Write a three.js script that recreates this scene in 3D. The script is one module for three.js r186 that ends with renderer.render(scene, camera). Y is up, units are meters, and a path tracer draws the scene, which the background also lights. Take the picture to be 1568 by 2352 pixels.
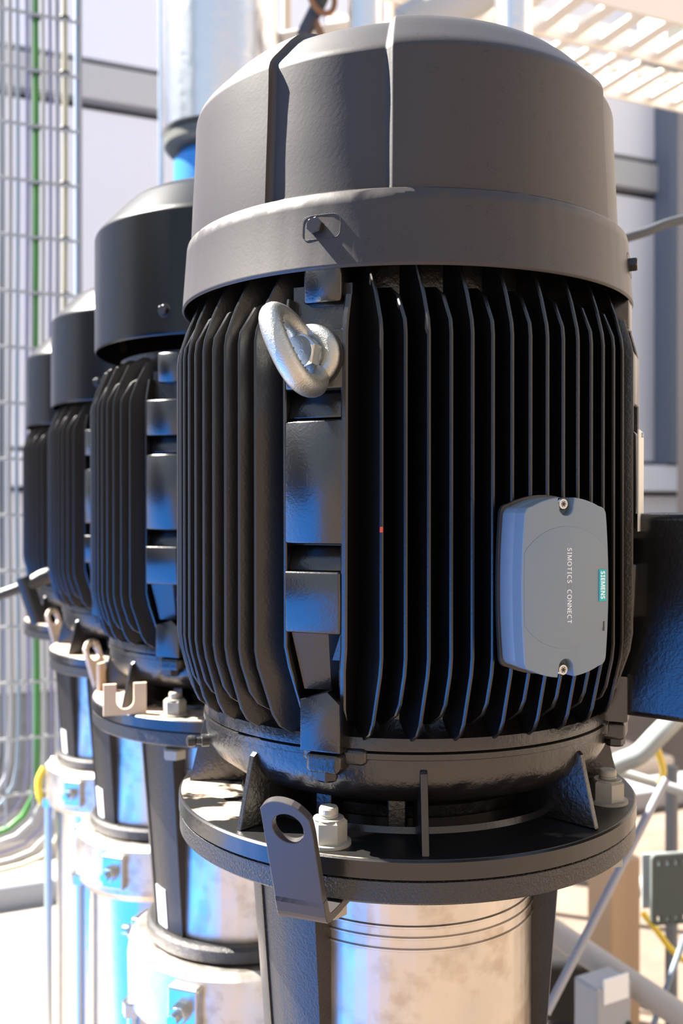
import * as THREE from 'three';
import { RoundedBoxGeometry } from 'three/addons/geometries/RoundedBoxGeometry.js';
import { mergeGeometries, toCreasedNormals } from 'three/addons/utils/BufferGeometryUtils.js';
import { TextGeometry } from 'three/addons/geometries/TextGeometry.js';
import { FontLoader } from 'three/addons/loaders/FontLoader.js';

// ------------------------------------------------------------------ camera, sky, sun, exposure
const rad = (d) => d * Math.PI / 180;
const F = 2205, HX = 784, HY = 1165, EYE = 1.5;           // focal length and horizon in the 1568 x 2352 frame
const CX = -0.0564, CZ = 0.863;
const scene = new THREE.Scene();
const camera = new THREE.PerspectiveCamera(2 * Math.atan(1176 / F) * 180 / Math.PI, 1568 / 2352, 0.05, 200);
camera.position.set(CX, EYE, CZ);
camera.rotation.x = -Math.atan((1176 - HY) / F);
camera.focus = 0.69;
camera.userData.fStop = 7;

const renderer = new THREE.WebGLRenderer({ antialias: true });
renderer.toneMapping = THREE.LinearToneMapping;
renderer.toneMappingExposure = 1.15;
renderer.shadowMap.enabled = true;

// clear sky, the same all the way round: paler at the horizon, deep blue overhead
{
  const W = 64, H = 64, d = new Float32Array(W * H * 4);
  const lo = [0.92, 0.95, 1.0], mid = [0.56, 0.69, 0.9], top = [0.30, 0.47, 0.8];
  for (let j = 0; j < H; j++) {
    const el = ((j + 0.5) / H - 0.5) * 180, t = Math.max(0, el) / 90;
    for (let i = 0; i < W; i++) for (let c = 0; c < 3; c++) {
      const a = Math.min(1, t / 0.22), b = Math.max(0, (t - 0.22) / 0.78);
      d[(j * W + i) * 4 + c] = (lo[c] + (mid[c] - lo[c]) * a) + (top[c] - mid[c]) * b;
      d[(j * W + i) * 4 + 3] = 1;
    }
  }
  const sky = new THREE.DataTexture(d, W, H, THREE.RGBAFormat, THREE.FloatType);
  sky.mapping = THREE.EquirectangularReflectionMapping;
  sky.magFilter = THREE.LinearFilter; sky.minFilter = THREE.LinearFilter; sky.needsUpdate = true;
  scene.background = sky; scene.environment = sky;
}
const sun = new THREE.DirectionalLight(new THREE.Color(1.0, 0.93, 0.84), 28);
{
  const el = rad(50), az = rad(-110);
  sun.position.set(Math.sin(az) * Math.cos(el) * 12, EYE + Math.sin(el) * 12, Math.cos(az) * Math.cos(el) * 12);
  sun.target.position.set(0, EYE, 0);
  sun.castShadow = true; sun.shadow.mapSize.set(4096, 4096); sun.shadow.radius = 1;
  Object.assign(sun.shadow.camera, { left: -9, right: 9, top: 9, bottom: -9, near: 0.5, far: 40 });
  scene.add(sun, sun.target);
}

// ------------------------------------------------------------------ seeded noise and textures
let seed = 20231;
const rnd = () => { seed = (seed * 1664525 + 1013904223) >>> 0; return seed / 4294967296; };
const rr = (a, b) => a + (b - a) * rnd();
function lattice(n, s) { const old = seed; seed = s; const a = new Float32Array(n * n); for (let i = 0; i < n * n; i++) a[i] = rnd(); seed = old; return a; }
function tileNoise(size, cells, s) {
  const g = lattice(cells, s), out = new Float32Array(size * size), sm = (t) => t * t * (3 - 2 * t);
  for (let y = 0; y < size; y++) for (let x = 0; x < size; x++) {
    const fx = x / size * cells, fy = y / size * cells, ix = Math.floor(fx), iy = Math.floor(fy), tx = sm(fx - ix), ty = sm(fy - iy);
    const x1 = (ix + 1) % cells, y1 = (iy + 1) % cells;
    out[y * size + x] = (g[iy * cells + ix] * (1 - tx) + g[iy * cells + x1] * tx) * (1 - ty) + (g[y1 * cells + ix] * (1 - tx) + g[y1 * cells + x1] * tx) * ty;
  }
  return out;
}
function fbm(size, cells, octaves, s, gain = 0.5) {
  const out = new Float32Array(size * size); let amp = 1, tot = 0;
  for (let o = 0; o < octaves; o++) { const n = tileNoise(size, cells << o, s + o * 77); for (let i = 0; i < n.length; i++) out[i] += n[i] * amp; tot += amp; amp *= gain; }
  for (let i = 0; i < out.length; i++) out[i] /= tot;
  return out;
}
function tex(size, fn, srgb = false) {
  const d = new Uint8Array(size * size * 4);
  for (let i = 0; i < size * size; i++) { const v = fn(i); for (let c = 0; c < 3; c++) d[i * 4 + c] = Math.max(0, Math.min(255, Math.round((v.length ? v[c] : v) * 255))); d[i * 4 + 3] = 255; }
  const t = new THREE.DataTexture(d, size, size); t.wrapS = t.wrapT = THREE.RepeatWrapping; t.magFilter = THREE.LinearFilter; t.minFilter = THREE.LinearMipmapLinearFilter; t.generateMipmaps = true;
  if (srgb) t.colorSpace = THREE.SRGBColorSpace; t.needsUpdate = true; return t;
}
const rep = (t, metres) => { const c = t.clone(); c.repeat.set(1 / metres, 1 / metres); c.needsUpdate = true; return c; };
const nA = fbm(256, 16, 3, 11), nB = fbm(512, 6, 6, 23, 0.55), nC = fbm(256, 4, 4, 37), nD = fbm(512, 24, 4, 51, 0.6);
const peel = tex(256, (i) => nA[i]);                                   // orange peel of the paint
const cast = tex(512, (i) => 0.5 * nB[i] + 0.5 * nD[i]);                // rough casting skin
const speck = tex(512, (i) => Math.pow(nD[i], 1.6));
// droplet marks dried on the paint: thin wandering outlines and a few pale scratches
function dropTex(count, dark, s) {
  const S = 1024, a = new Float32Array(S * S).fill(1); seed = s;
  const put = (x, y, v) => { x = ((Math.round(x) % S) + S) % S; y = ((Math.round(y) % S) + S) % S; a[y * S + x] *= v; };
  let cx = 0, cy = 0;
  for (let k = 0; k < count; k++) {
    if (k % 5 === 0) { cx = rr(0, S); cy = rr(0, S); }
    const x0 = cx + rr(-90, 90), y0 = cy + rr(-90, 90), r = rr(3, 11), ph = rr(0, 6), e = rr(0.7, 1.4), open = rr(3.6, 6.28);
    for (let t = 0; t < open; t += 0.02) { const q = r * (1 + 0.18 * Math.sin(3 * t + ph) + 0.1 * Math.sin(5 * t + ph * 2)); put(x0 + Math.cos(t + ph) * q, y0 + Math.sin(t + ph) * q * e, dark); put(x0 + Math.cos(t + ph) * q + 1, y0 + Math.sin(t + ph) * q * e, dark); }
  }
  for (let k = 0; k < 26; k++) { const x = rr(0, S), y = rr(0, S), l = rr(6, 40), sl = rr(-0.3, 0.3); for (let t = 0; t < l; t += 0.7) put(x + t * sl, y + t, 1.35); }
  return tex(S, (i) => { const v = Math.min(1, a[i] * 0.8); return [v, v, v]; });
}
const drops = dropTex(220, 0.93, 99);

const rgb = (r, g, b) => new THREE.Color().setRGB(r, g, b);
const P = (o) => new THREE.MeshPhysicalMaterial(o);
const mat = {
  cowl: P({ color: rgb(0.0325, 0.0265, 0.0245), map: rep(drops, 0.36), roughness: 0.46, ior: 1.5, bumpMap: rep(peel, 0.03), bumpScale: 0.00003 }),
  cowl2: P({ color: rgb(0.003, 0.0027, 0.0027), map: rep(drops, 0.5), roughness: 0.27, ior: 1.42, bumpMap: rep(peel, 0.04), bumpScale: 0.00003 }),
  paint: P({ color: rgb(0.0032, 0.0028, 0.0027), roughness: 0.27, ior: 1.68, bumpMap: rep(cast, 0.05), bumpScale: 0.00022 }),
  fin: P({ color: rgb(0.0034, 0.0029, 0.0028), roughness: 0.30, ior: 1.62, bumpMap: rep(cast, 0.04), bumpScale: 0.00018 }),
  pad: P({ color: rgb(0.0055, 0.0048, 0.0046), map: rep(drops, 0.3), roughness: 0.25, ior: 1.72, bumpMap: rep(cast, 0.035), bumpScale: 0.0002 }),
  shield: P({ color: rgb(0.0085, 0.0072, 0.0067), map: rep(drops, 0.3), roughness: 0.29, ior: 1.66, bumpMap: rep(cast, 0.07), bumpScale: 0.0006 }),
  flange: P({ color: rgb(0.0075, 0.0065, 0.0062), roughness: 0.26, ior: 1.6, bumpMap: rep(cast, 0.09), bumpScale: 0.0002 }),
  roughcast: P({ color: rgb(0.0085, 0.0078, 0.0076), roughness: 0.36, ior: 1.62, bumpMap: rep(speck, 0.03), bumpScale: 0.0008 }),
  leg: P({ color: rgb(0.011, 0.0092, 0.0086), roughness: 0.42, ior: 1.48, bumpMap: rep(speck, 0.03), bumpScale: 0.0004 }),
  bracket: P({ color: rgb(0.055, 0.05, 0.05), roughness: 0.36, metalness: 0.35, bumpMap: rep(peel, 0.05), bumpScale: 0.00003 }),
  blackbolt: P({ color: rgb(0.018, 0.017, 0.017), roughness: 0.35 }),
  zinc: P({ color: rgb(0.46, 0.46, 0.415), metalness: 1, roughness: 0.38, bumpMap: rep(speck, 0.012), bumpScale: 0.00025 }),
  zincsmooth: P({ color: rgb(0.50, 0.54, 0.56), metalness: 1, roughness: 0.22, bumpMap: rep(speck, 0.02), bumpScale: 0.00006 }),
  paintedbolt: P({ color: rgb(0.36, 0.34, 0.28), roughness: 0.4, bumpMap: rep(speck, 0.02), bumpScale: 0.0001 }),
  sensor: P({ color: rgb(0.165, 0.21, 0.24), roughness: 0.42, bumpMap: rep(peel, 0.012), bumpScale: 0.00002 }),
  teal: P({ color: rgb(0.0, 0.42, 0.40), roughness: 0.4 }),
  white: P({ color: rgb(0.86, 0.88, 0.88), roughness: 0.5 }),
  faded: P({ color: rgb(0.2, 0.23, 0.255), roughness: 0.45 }),
  ink: P({ color: rgb(0.03, 0.022, 0.02), roughness: 0.6 }),
  plate: P({ color: rgb(0.7, 0.68, 0.6), metalness: 0.4, roughness: 0.45, bumpMap: rep(speck, 0.03), bumpScale: 0.0001 }),
  red: P({ color: rgb(0.6, 0.06, 0.03), roughness: 0.5 }),
};
const dustN = fbm(512, 5, 5, 71, 0.6);
// flange faces with sandy dust lying in patches
function dustMat(share, base, tile) {
  const d0 = [0.50, 0.39, 0.29];
  const m = tex(512, (i) => { const k = THREE.MathUtils.smoothstep(dustN[i] + 0.25 * (nD[i] - 0.5), share, share + 0.13); return [0, 1, 2].map((c) => base[c] + (d0[c] * (0.8 + 0.3 * nD[i]) - base[c]) * k); });
  return P({ color: rgb(1, 1, 1), map: rep(m, tile), roughness: 0.55, bumpMap: rep(cast, 0.08), bumpScale: 0.0003 });
}
// front flange: sand blown onto its left side in streaks, only smears elsewhere
{
  const S = 512, W = 0.42, base = [0.0075, 0.0065, 0.006], d0 = [0.50, 0.39, 0.29];
  const m = tex(S, (i) => { const x = ((i % S) / S - 0.5) * W, z = (Math.floor(i / S) / S - 0.5) * W, a = Math.atan2(x, z) * 180 / Math.PI; const side = THREE.MathUtils.smoothstep(-a, 34, 58) * (a > -170 ? 1 : 0); const streak = nB[((Math.floor(i / S) * 3) % 512) * 512 + (i % S)];
    const k = THREE.MathUtils.smoothstep(0.55 * dustN[i] + 0.45 * streak + 0.2 * (nD[i] - 0.5) + 0.16 * side - 0.10, 0.52, 0.60) * (0.12 + 0.88 * side); return [0, 1, 2].map((c) => base[c] + (d0[c] * (0.8 + 0.3 * nD[i]) - base[c]) * k); });
  const r = rep(m, W); r.offset.set(0.5, 0.5); mat.dusty = P({ color: rgb(1, 1, 1), map: r, roughness: 0.36, bumpMap: rep(cast, 0.08), bumpScale: 0.0003 });
}
mat.verydusty = dustMat(0.36, [0.03, 0.026, 0.024], 0.25);
// stainless sheet with handled, dirty patches
{
  const c = tex(512, (i) => { const k = THREE.MathUtils.smoothstep(nB[i] + 0.5 * (nC[(i >> 1) % nC.length] - 0.5), 0.42, 0.68); return [0.63 - 0.13 * k, 0.59 - 0.15 * k, 0.54 - 0.16 * k]; });
  const r = tex(512, (i) => 0.30 + 0.35 * nB[i]);
  mat.stainless = P({ color: rgb(1, 1, 1), map: rep(c, 0.18), metalness: 1, roughness: 0.9, roughnessMap: rep(r, 0.14), bumpMap: rep(nB && cast, 0.12), bumpScale: 0.00015 });
  mat.polished = P({ color: rgb(0.50, 0.485, 0.46), metalness: 1, roughness: 0.26, bumpMap: rep(cast, 0.4), bumpScale: 0.0006 });
  mat.duct = P({ color: rgb(0.80, 0.79, 0.77), metalness: 1, roughness: 0.26, bumpMap: rep(cast, 0.5), bumpScale: 0.0015 });
}
{
  const f = tex(512, (i) => { const k = 0.85 + 0.3 * (nB[i] - 0.5) + 0.2 * (nD[i] - 0.5); return [0.34 * k, 0.305 * k, 0.27 * k]; });
  mat.floor = P({ color: rgb(1, 1, 1), map: rep(f, 1.7), roughness: 0.85, bumpMap: rep(cast, 0.8), bumpScale: 0.002 });
  mat.bluefloor = P({ color: rgb(0.002, 0.22, 0.86), roughness: 0.55, bumpMap: rep(cast, 0.8), bumpScale: 0.001 });
  mat.sand = P({ color: rgb(1, 1, 1), map: rep(tex(512, (i) => { const k = 0.85 + 0.5 * (nB[i] - 0.5) + 0.3 * (nD[i] - 0.5); return [0.172 * k, 0.132 * k, 0.100 * k]; }), 1.9), roughness: 0.9, bumpMap: rep(cast, 0.8), bumpScale: 0.004 });
  mat.kerb = P({ color: rgb(0.52, 0.44, 0.36), roughness: 0.85, bumpMap: rep(cast, 0.5), bumpScale: 0.002 });
  mat.kerbgrey = P({ color: rgb(0.30, 0.31, 0.33), roughness: 0.8, bumpMap: rep(cast, 0.5), bumpScale: 0.002 });
}
const plain = (r, g, b, roughness = 0.6, metalness = 0) => P({ color: rgb(r, g, b), roughness, metalness });
Object.assign(mat, {
  clad: plain(0.82, 0.80, 0.78, 0.5), cladwhite: plain(0.90, 0.88, 0.86, 0.5), girt: plain(0.55, 0.53, 0.48, 0.55), gap: plain(0.06, 0.06, 0.065, 0.8),
  steelgrey: plain(0.14, 0.165, 0.20, 0.5), galv: plain(0.36, 0.38, 0.38, 0.45, 0.7), galvpaint: plain(0.40, 0.42, 0.42, 0.5), tray: plain(0.86, 0.80, 0.70, 0.5),
  beigewall: plain(0.165, 0.132, 0.11, 0.8), pipegrey: plain(0.46, 0.48, 0.47, 0.45), darkplate: plain(0.075, 0.09, 0.085, 0.6), tan: plain(0.50, 0.35, 0.22, 0.7), rust: plain(0.28, 0.13, 0.05, 0.8),
  darkwall: plain(0.03, 0.027, 0.026, 0.8), rightwall: plain(0.36, 0.31, 0.27, 0.7), yellow: plain(0.75, 0.55, 0.04, 0.5), green: plain(0.055, 0.22, 0.045, 0.5), lightgreen: plain(0.2, 0.5, 0.14, 0.5), lilac: plain(0.24, 0.23, 0.32, 0.5), bluegrey: plain(0.22, 0.28, 0.34, 0.5), cablegrey: plain(0.10, 0.105, 0.105, 0.5), cablelight: plain(0.36, 0.37, 0.38, 0.5), cablebeige: plain(0.5, 0.35, 0.2, 0.55), cablecream: plain(0.46, 0.43, 0.28, 0.55), tie: plain(0.03, 0.03, 0.03, 0.5), valvegreen: plain(0.08, 0.085, 0.07, 0.5), valveblue: plain(0.03, 0.22, 0.52, 0.35),
});

// ------------------------------------------------------------------ geometry helpers
const used = {};
const numbered = (n) => { const k = used[n] = (used[n] ?? -1) + 1; return k ? n + '_' + String(k).padStart(3, '0') : n; };
function thing(name, label, category, pos = [0, 0, 0], turn = 0, group) {
  const o = new THREE.Group(); o.name = numbered(name); o.position.set(...pos); o.rotation.y = turn;
  o.userData = { label, category }; if (group) o.userData.group = group; scene.add(o); return o;
}
function M(name, geo, material, parent, label) {
  const m = new THREE.Mesh(geo, material); m.name = name; m.castShadow = m.receiveShadow = true;
  if (label) m.userData.label = label; if (parent) parent.add(m); return m;
}
function part(name, parent, label) { const g = new THREE.Group(); g.name = name; if (label) g.userData.label = label; parent.add(g); return g; }
function solo(name, geo, material, label, category, group) { const m = M(numbered(name), geo, material, scene); m.userData = { label, category }; if (group) m.userData.group = group; return m; }
function struct(name, geo, material) { const m = geo ? M(name, geo, material, scene) : (() => { const g = new THREE.Group(); g.name = name; scene.add(g); return g; })(); m.userData = { kind: 'structure' }; return m; }
// uv in metres from the face direction
function uvBox(g) {
  g = g.index ? g.toNonIndexed() : g; const p = g.attributes.position, n = g.attributes.normal, uv = new Float32Array(p.count * 2);
  for (let i = 0; i < p.count; i += 3) {
    let nx = 0, ny = 0, nz = 0; for (let k = 0; k < 3; k++) { nx += Math.abs(n.getX(i + k)); ny += Math.abs(n.getY(i + k)); nz += Math.abs(n.getZ(i + k)); }
    for (let k = 0; k < 3; k++) { const j = i + k, x = p.getX(j), y = p.getY(j), z = p.getZ(j); const [u, v] = ny > nx && ny > nz ? [x, z] : nx > nz ? [z, y] : [x, y]; uv[j * 2] = u; uv[j * 2 + 1] = v; }
  }
  g.setAttribute('uv', new THREE.BufferAttribute(uv, 2)); return g;
}
const crease = (g, a = 0.6) => toCreasedNormals(g, a);
const move = (g, x = 0, y = 0, z = 0) => g.translate(x, y, z);
function lathe(pts, seg = 96, a0 = 0, a1 = 360, ang = 0.6) {
  const g = new THREE.LatheGeometry(pts.map(([r, y]) => new THREE.Vector2(Math.max(r, 1e-5), y)), seg, rad(a0), rad(a1 - a0));
  const p = g.attributes.position, uv = g.attributes.uv, n = pts.length; let len = [0]; for (let j = 1; j < n; j++) len[j] = len[j - 1] + Math.hypot(pts[j][0] - pts[j - 1][0], pts[j][1] - pts[j - 1][1]);
  const rm = Math.max(...pts.map((q) => q[0]));
  for (let i = 0; i < p.count; i++) uv.setXY(i, Math.floor(i / n) / seg * rad(a1 - a0) * rm, len[i % n]);
  return ang ? crease(g, ang) : g;
}
const rbox = (w, h, d, r = 0.002, s = 2) => uvBox(new RoundedBoxGeometry(w, h, d, s, Math.min(r, w / 2.01, h / 2.01, d / 2.01)));
const box = (w, h, d) => uvBox(new THREE.BoxGeometry(w, h, d));
const cyl = (r, h, seg = 32, r2 = r) => uvBox(crease(new THREE.CylinderGeometry(r2, r, h, seg), 0.6));
function tube(pts, r, seg = 40, rs = 12, closed = false) { const c = new THREE.CatmullRomCurve3(pts.map((q) => new THREE.Vector3(...q)), closed, 'centripetal'); return new THREE.TubeGeometry(c, seg, r, rs, closed); }
function rod(a, b, r, seg = 14) { const A = new THREE.Vector3(...a), B = new THREE.Vector3(...b), d = B.clone().sub(A), g = new THREE.CylinderGeometry(r, r, d.length(), seg); g.applyQuaternion(new THREE.Quaternion().setFromUnitVectors(new THREE.Vector3(0, 1, 0), d.clone().normalize())); const m = A.add(B).multiplyScalar(0.5); return g.translate(m.x, m.y, m.z); }
function extrude(shape, depth, bevel = 0, seg = 1, curve = 24) { const g = new THREE.ExtrudeGeometry(shape, { depth, bevelEnabled: bevel > 0, bevelSize: bevel, bevelOffset: -bevel, bevelThickness: bevel, bevelSegments: seg, curveSegments: curve }); return uvBox(crease(g, 0.5)); }
function poly(pts) { const s = new THREE.Shape(); pts.forEach(([x, y], i) => i ? s.lineTo(x, y) : s.moveTo(x, y)); s.closePath(); return s; }
function hexGeo(af, h, bevel = 0.0008, turn = 0) {                     // hexagon prism along +z from 0 to h, corners turned down
  const R = af / Math.sqrt(3), pts = []; for (let k = 0; k < 6; k++) pts.push([R * Math.cos(turn + k * Math.PI / 3), R * Math.sin(turn + k * Math.PI / 3)]);
  const g = new THREE.ExtrudeGeometry(poly(pts), { depth: h - bevel, bevelEnabled: false });
  const capR = af / 2 * 0.97, top = new THREE.CylinderGeometry(capR, R, bevel, 6); top.rotateX(Math.PI / 2); top.rotateZ(turn + Math.PI / 6); top.translate(0, 0, h - bevel / 2);
  const disc = new THREE.CylinderGeometry(capR * 0.98, capR, bevel * 0.3, 32); disc.rotateX(Math.PI / 2); disc.translate(0, 0, h + bevel * 0.1);
  return uvBox(crease(mergeGeometries([g.toNonIndexed(), top.toNonIndexed(), disc.toNonIndexed()].map((q) => { q.deleteAttribute('uv'); q.setAttribute('uv', new THREE.BufferAttribute(new Float32Array(q.attributes.position.count * 2), 2)); return q; })), 0.4));
}
function hexUp(af, h, bevel, turn) { return hexGeo(af, h, bevel, turn).rotateX(-Math.PI / 2); }
// sections (each a ring of [x, y, z]) joined into one closed skin
function loft(rings, ang = 0.6) {
  const n = rings[0].length, pos = [], idx = []; rings.forEach((r) => r.forEach((q) => pos.push(...q)));
  for (let j = 0; j < rings.length - 1; j++) for (let i = 0; i < n; i++) { const a = j * n + i, b = j * n + (i + 1) % n, c = a + n, d = b + n; idx.push(a, b, d, a, d, c); }
  for (let i = 1; i < n - 1; i++) { idx.push(0, i + 1, i); const o = (rings.length - 1) * n; idx.push(o, o + i, o + i + 1); }
  const g = new THREE.BufferGeometry(); g.setAttribute('position', new THREE.Float32BufferAttribute(pos, 3)); g.setIndex(idx); g.computeVertexNormals();
  return uvBox(crease(g, ang));
}
const lerpTable = (tb, y) => { if (y >= tb[0][0]) return tb[0][1]; for (let i = 1; i < tb.length; i++) if (y >= tb[i][0]) { const [y0, a] = tb[i - 1], [y1, b] = tb[i]; return b + (a - b) * (y - y1) / (y0 - y1); } return tb[tb.length - 1][1]; };
// a block bent round the axis between two angles (degrees, 0 = +z, positive towards +x)
function bent(a0, a1, rIn, rOut, ys, seg = 12) {
  const rings = [];
  for (let i = 0; i <= seg; i++) {
    const a = rad(a0 + (a1 - a0) * i / seg), s = Math.sin(a), c = Math.cos(a), ring = [];
    for (const y of ys) ring.push([s * rOut(y), y, c * rOut(y)]);
    for (const y of [...ys].reverse()) ring.push([s * rIn(y), y, c * rIn(y)]);
    rings.push(ring);
  }
  return loft(rings, 0.5);
}
const polar = (r, deg, y) => [r * Math.sin(rad(deg)), y, r * Math.cos(rad(deg))];

// world place of a pixel at a distance along the line of sight; and frame of the building, turned by 23.4 degrees
const at = (px, py, z) => [CX + (px - HX) / F * z, EYE + (HY - py) / F * z, CZ - z];
const TURN = rad(23.4), ax = Math.cos(TURN), az = -Math.sin(TURN), bx = -Math.sin(TURN), bz = -Math.cos(TURN);
const bp = (u, y, b) => [CX + ax * u + bx * b, y, CZ + az * u + bz * b];
const onB = (px, py, b) => { const dx = (px - HX) / F, t = b / (bx * dx - bz); return [t * (dx * ax - az), EYE + t * (HY - py) / F]; };   // u, y on the plane at distance b

// ------------------------------------------------------------------ ground, kerb and walls
{
  const g = box(70, 0.2, 70); move(g, 0, -0.1, 0); struct('floor', g, mat.sand);
  const slab = [[-1.0, -0.32], [-34, -1.6], [-34, -12], [0.7, -12], [0.3, -3], [0.0, -0.6]]; struct('floor_slab', uvBox(extrude(poly(slab.map(([x, z]) => [x, -z])), 0.014).rotateX(-Math.PI / 2)), mat.floor);
  const yard = [[-1.05, 1.2], [-20, 25.5], [-34, 8], [-34, -1.5], [-1.0, -0.3]]; const b = extrude(poly(yard.map(([x, z]) => [x, -z])), 0.012).rotateX(-Math.PI / 2); struct('floor_coating', uvBox(b), mat.bluefloor);
  const k = struct('trim_1', rbox(4, 0.16, 0.45, 0.02), mat.kerb); k.position.set(...bp(1.7, 0.08, 4.25)); k.rotation.y = TURN;
  const k2 = struct('trim_2', rbox(4, 0.1, 0.22, 0.02), mat.kerbgrey); k2.position.set(...bp(1.7, 0.05, 3.85)); k2.rotation.y = TURN;
}
const wallBack = struct('wall_back'); wallBack.position.set(...bp(0, 0, 8)); wallBack.rotation.y = TURN;
{
  // cladding panels with open joints, a girt, a dark backing
  M('backing', move(box(24, 7.1, 0.1), 3, 3.55, -0.16), mat.gap, wallBack);
  const rows = [[0.02, 1.62, mat.clad], [1.98, 4.74, mat.clad], [5.16, 7.1, mat.cladwhite]];
  for (const [y0, y1, m] of rows) for (let u = -8.7; u < 14; u += 1.5) M('panel', move(rbox(1.49, y1 - y0, 0.08, 0.01), u + 0.75, (y0 + y1) / 2, -0.04), m, wallBack);
  M('girt', move(rbox(24, 0.28, 0.16, 0.01), 3, 4.95, -0.02), mat.girt, wallBack);
  M('girt', move(rbox(24, 0.27, 0.3, 0.01), 3, 1.8, 0.05), mat.cladwhite, wallBack);
  M('column', move(rbox(0.3, 5.1, 0.24, 0.01), 7.2, 4.5, 0.12), mat.steelgrey, wallBack);
  M('column', move(rbox(0.3, 5.1, 0.24, 0.01), -3.2, 4.5, 0.12), mat.steelgrey, wallBack);
}
{
  // the long sunlit wall to the right and the building behind the photographer, both outside the frame
  const w = struct('wall_right', box(0.3, 7, 22), mat.rightwall); w.position.set(...bp(6.6, 3.5, -4)); w.rotation.y = TURN;
  const h = struct('wall_front', box(16, 7, 0.3), mat.beigewall); h.position.set(...bp(2.5, 3.5, -7)); h.rotation.y = TURN;
  const l = struct('wall_left', box(0.3, 10, 30), mat.darkwall); l.position.set(-24, 5, 13); l.rotation.y = rad(-38);
}

// ------------------------------------------------------------------ electric motors
const BASE = -0.259;                                                   // underside of the motor flange against the eye
const L = (y) => y - BASE;                                             // heights against the eye -> heights in the motor
const MOTOR_TURN = rad(-3.74);
const envLong = [[0.182, 0.168], [0.172, 0.184], [0.150, 0.1935], [0.130, 0.2000], [0.121, 0.2012], [-0.105, 0.2012], [-0.117, 0.1995], [-0.153, 0.1895], [-0.162, 0.185], [-0.173, 0.170], [-0.176, 0.162]];
const envShort = [[0.160, 0.164], [0.157, 0.178], [0.149, 0.190], [0.130, 0.2000], [0.121, 0.2012], [-0.105, 0.2012], [-0.117, 0.1995], [-0.138, 0.1935], [-0.147, 0.188], [-0.156, 0.174], [-0.159, 0.162]];
function finGeo(t, tb) {
  const rings = tb.map(([y, r]) => {
    const dIn = Math.sqrt(0.150 ** 2 - t * t), dO = Math.max(dIn + 0.004, Math.sqrt(r * r - t * t)), w = 0.0016, w2 = 0.0027;
    return [[t - w2, L(y), dIn], [t + w2, L(y), dIn], [t + w, L(y), dO - 0.0012], [t + w * 0.45, L(y), dO], [t - w * 0.45, L(y), dO], [t - w, L(y), dO - 0.0012]];
  });
  return loft(rings, 0.5);
}
const finGeos = []; for (let k = -7; k <= 7; k++) finGeos.push(finGeo(k * 0.01467, k % 2 ? envLong : envShort));
// upright rail of a boss column following the fins' outline; x, half width, inner depth
function railGeo(x0, hw) {
  const tb = [[0.150, 0.193], [0.130, 0.1985], [0.122, 0.2], [-0.100, 0.2], [-0.115, 0.1975], [-0.145, 0.187], [-0.160, 0.178]];
  return loft(tb.map(([y, r]) => { const x = x0 * (y < -0.095 ? Math.max(0.62, 1 + (y + 0.095) * 6) : 1); return [[x - hw * 1.3, L(y), 0.15], [x + hw * 1.3, L(y), 0.15], [x + hw, L(y), r - 0.001], [x + hw * 0.5, L(y), r], [x - hw * 0.5, L(y), r], [x - hw, L(y), r - 0.001]]; }), 0.5);
}
const padGeo = (w, y0, y1, d0, d1, x = 0, r = 0.0022, dTop = 0, slope = 0) => {          // a cast pad; dTop leans its face out at the top
  const g = new RoundedBoxGeometry(w, y1 - y0, d1 - d0, 3, r), p = g.attributes.position;
  for (let i = 0; i < p.count; i++) { const k = p.getY(i) / (y1 - y0); if (p.getZ(i) > 0) { p.setZ(i, p.getZ(i) + dTop * k); p.setY(i, p.getY(i) - Math.sign(k) * slope); } }
  g.computeVertexNormals(); const c = crease(g, 0.7); return uvBox(move(c, x, L((y0 + y1) / 2), (d0 + d1) / 2));
};
const col = {
  railL: railGeo(-0.0232, 0.0014), railR: railGeo(0.0232, 0.0026), floor: move(box(0.046, 0.27, 0.036), 0, L(0.025), 0.1660),
  block: padGeo(0.029, 0.145, 0.180, 0.165, 0.195, 0.004), eyepad: padGeo(0.046, 0.082, 0.126, 0.17, 0.2000, 0, 0.002, 0, 0.001), panel: padGeo(0.046, -0.0275, 0.063, 0.17, 0.2, 0, 0.0016, 0, 0.0016),
  slope: padGeo(0.044, -0.0455, -0.0275, 0.17, 0.1925, 0, 0.0016, -0.008), slopeTop: padGeo(0.044, 0.063, 0.082, 0.17, 0.1925, 0, 0.0016, -0.006),
  lower: padGeo(0.043, -0.0894, -0.0455, 0.17, 0.2015, -0.001, 0.0018, 0.002),
  wedge: loft([[-0.090, 0.020, 0.194, 0.179], [-0.132, 0.0145, 0.184, 0.170]].map(([y, w, d, e]) => [[-w, L(y), 0.15], [w, L(y), 0.15], [w, L(y), e], [w * 0.35, L(y), d - 0.004], [-w, L(y), d]]), 0.3),
  foot: (() => { const s = poly([[-0.0155, -0.171], [0.0155, -0.171], [0.0155, -0.136], [0.006, -0.1275], [-0.0155, -0.134]]); const g = extrude(s, 0.030, 0.0015, 2); return uvBox(move(g, 0.0022, L(-0.0035), 0.1635)); })(),
  lug: padGeo(0.027, -0.1905, -0.176, 0.15, 0.1925, 0.003, 0.004), lugroot: padGeo(0.05, -0.186, -0.174, 0.15, 0.180, 0.006, 0.004),
  bolt: move(hexUp(0.0145, 0.0075, 0.001, 0.3).rotateX(Math.PI), 0.003, L(-0.1895), 0.183),
};
const coreGeo = lathe([[0.12, L(0.19)], [0.163, L(0.188)], [0.163, L(-0.155)], [0.168, L(-0.162)], [0.1768, L(-0.166)], [0.1775, L(-0.168)], [0.1775, L(-0.1752)], [0.1765, L(-0.176)], [0.13, L(-0.176)]], 128);
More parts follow.
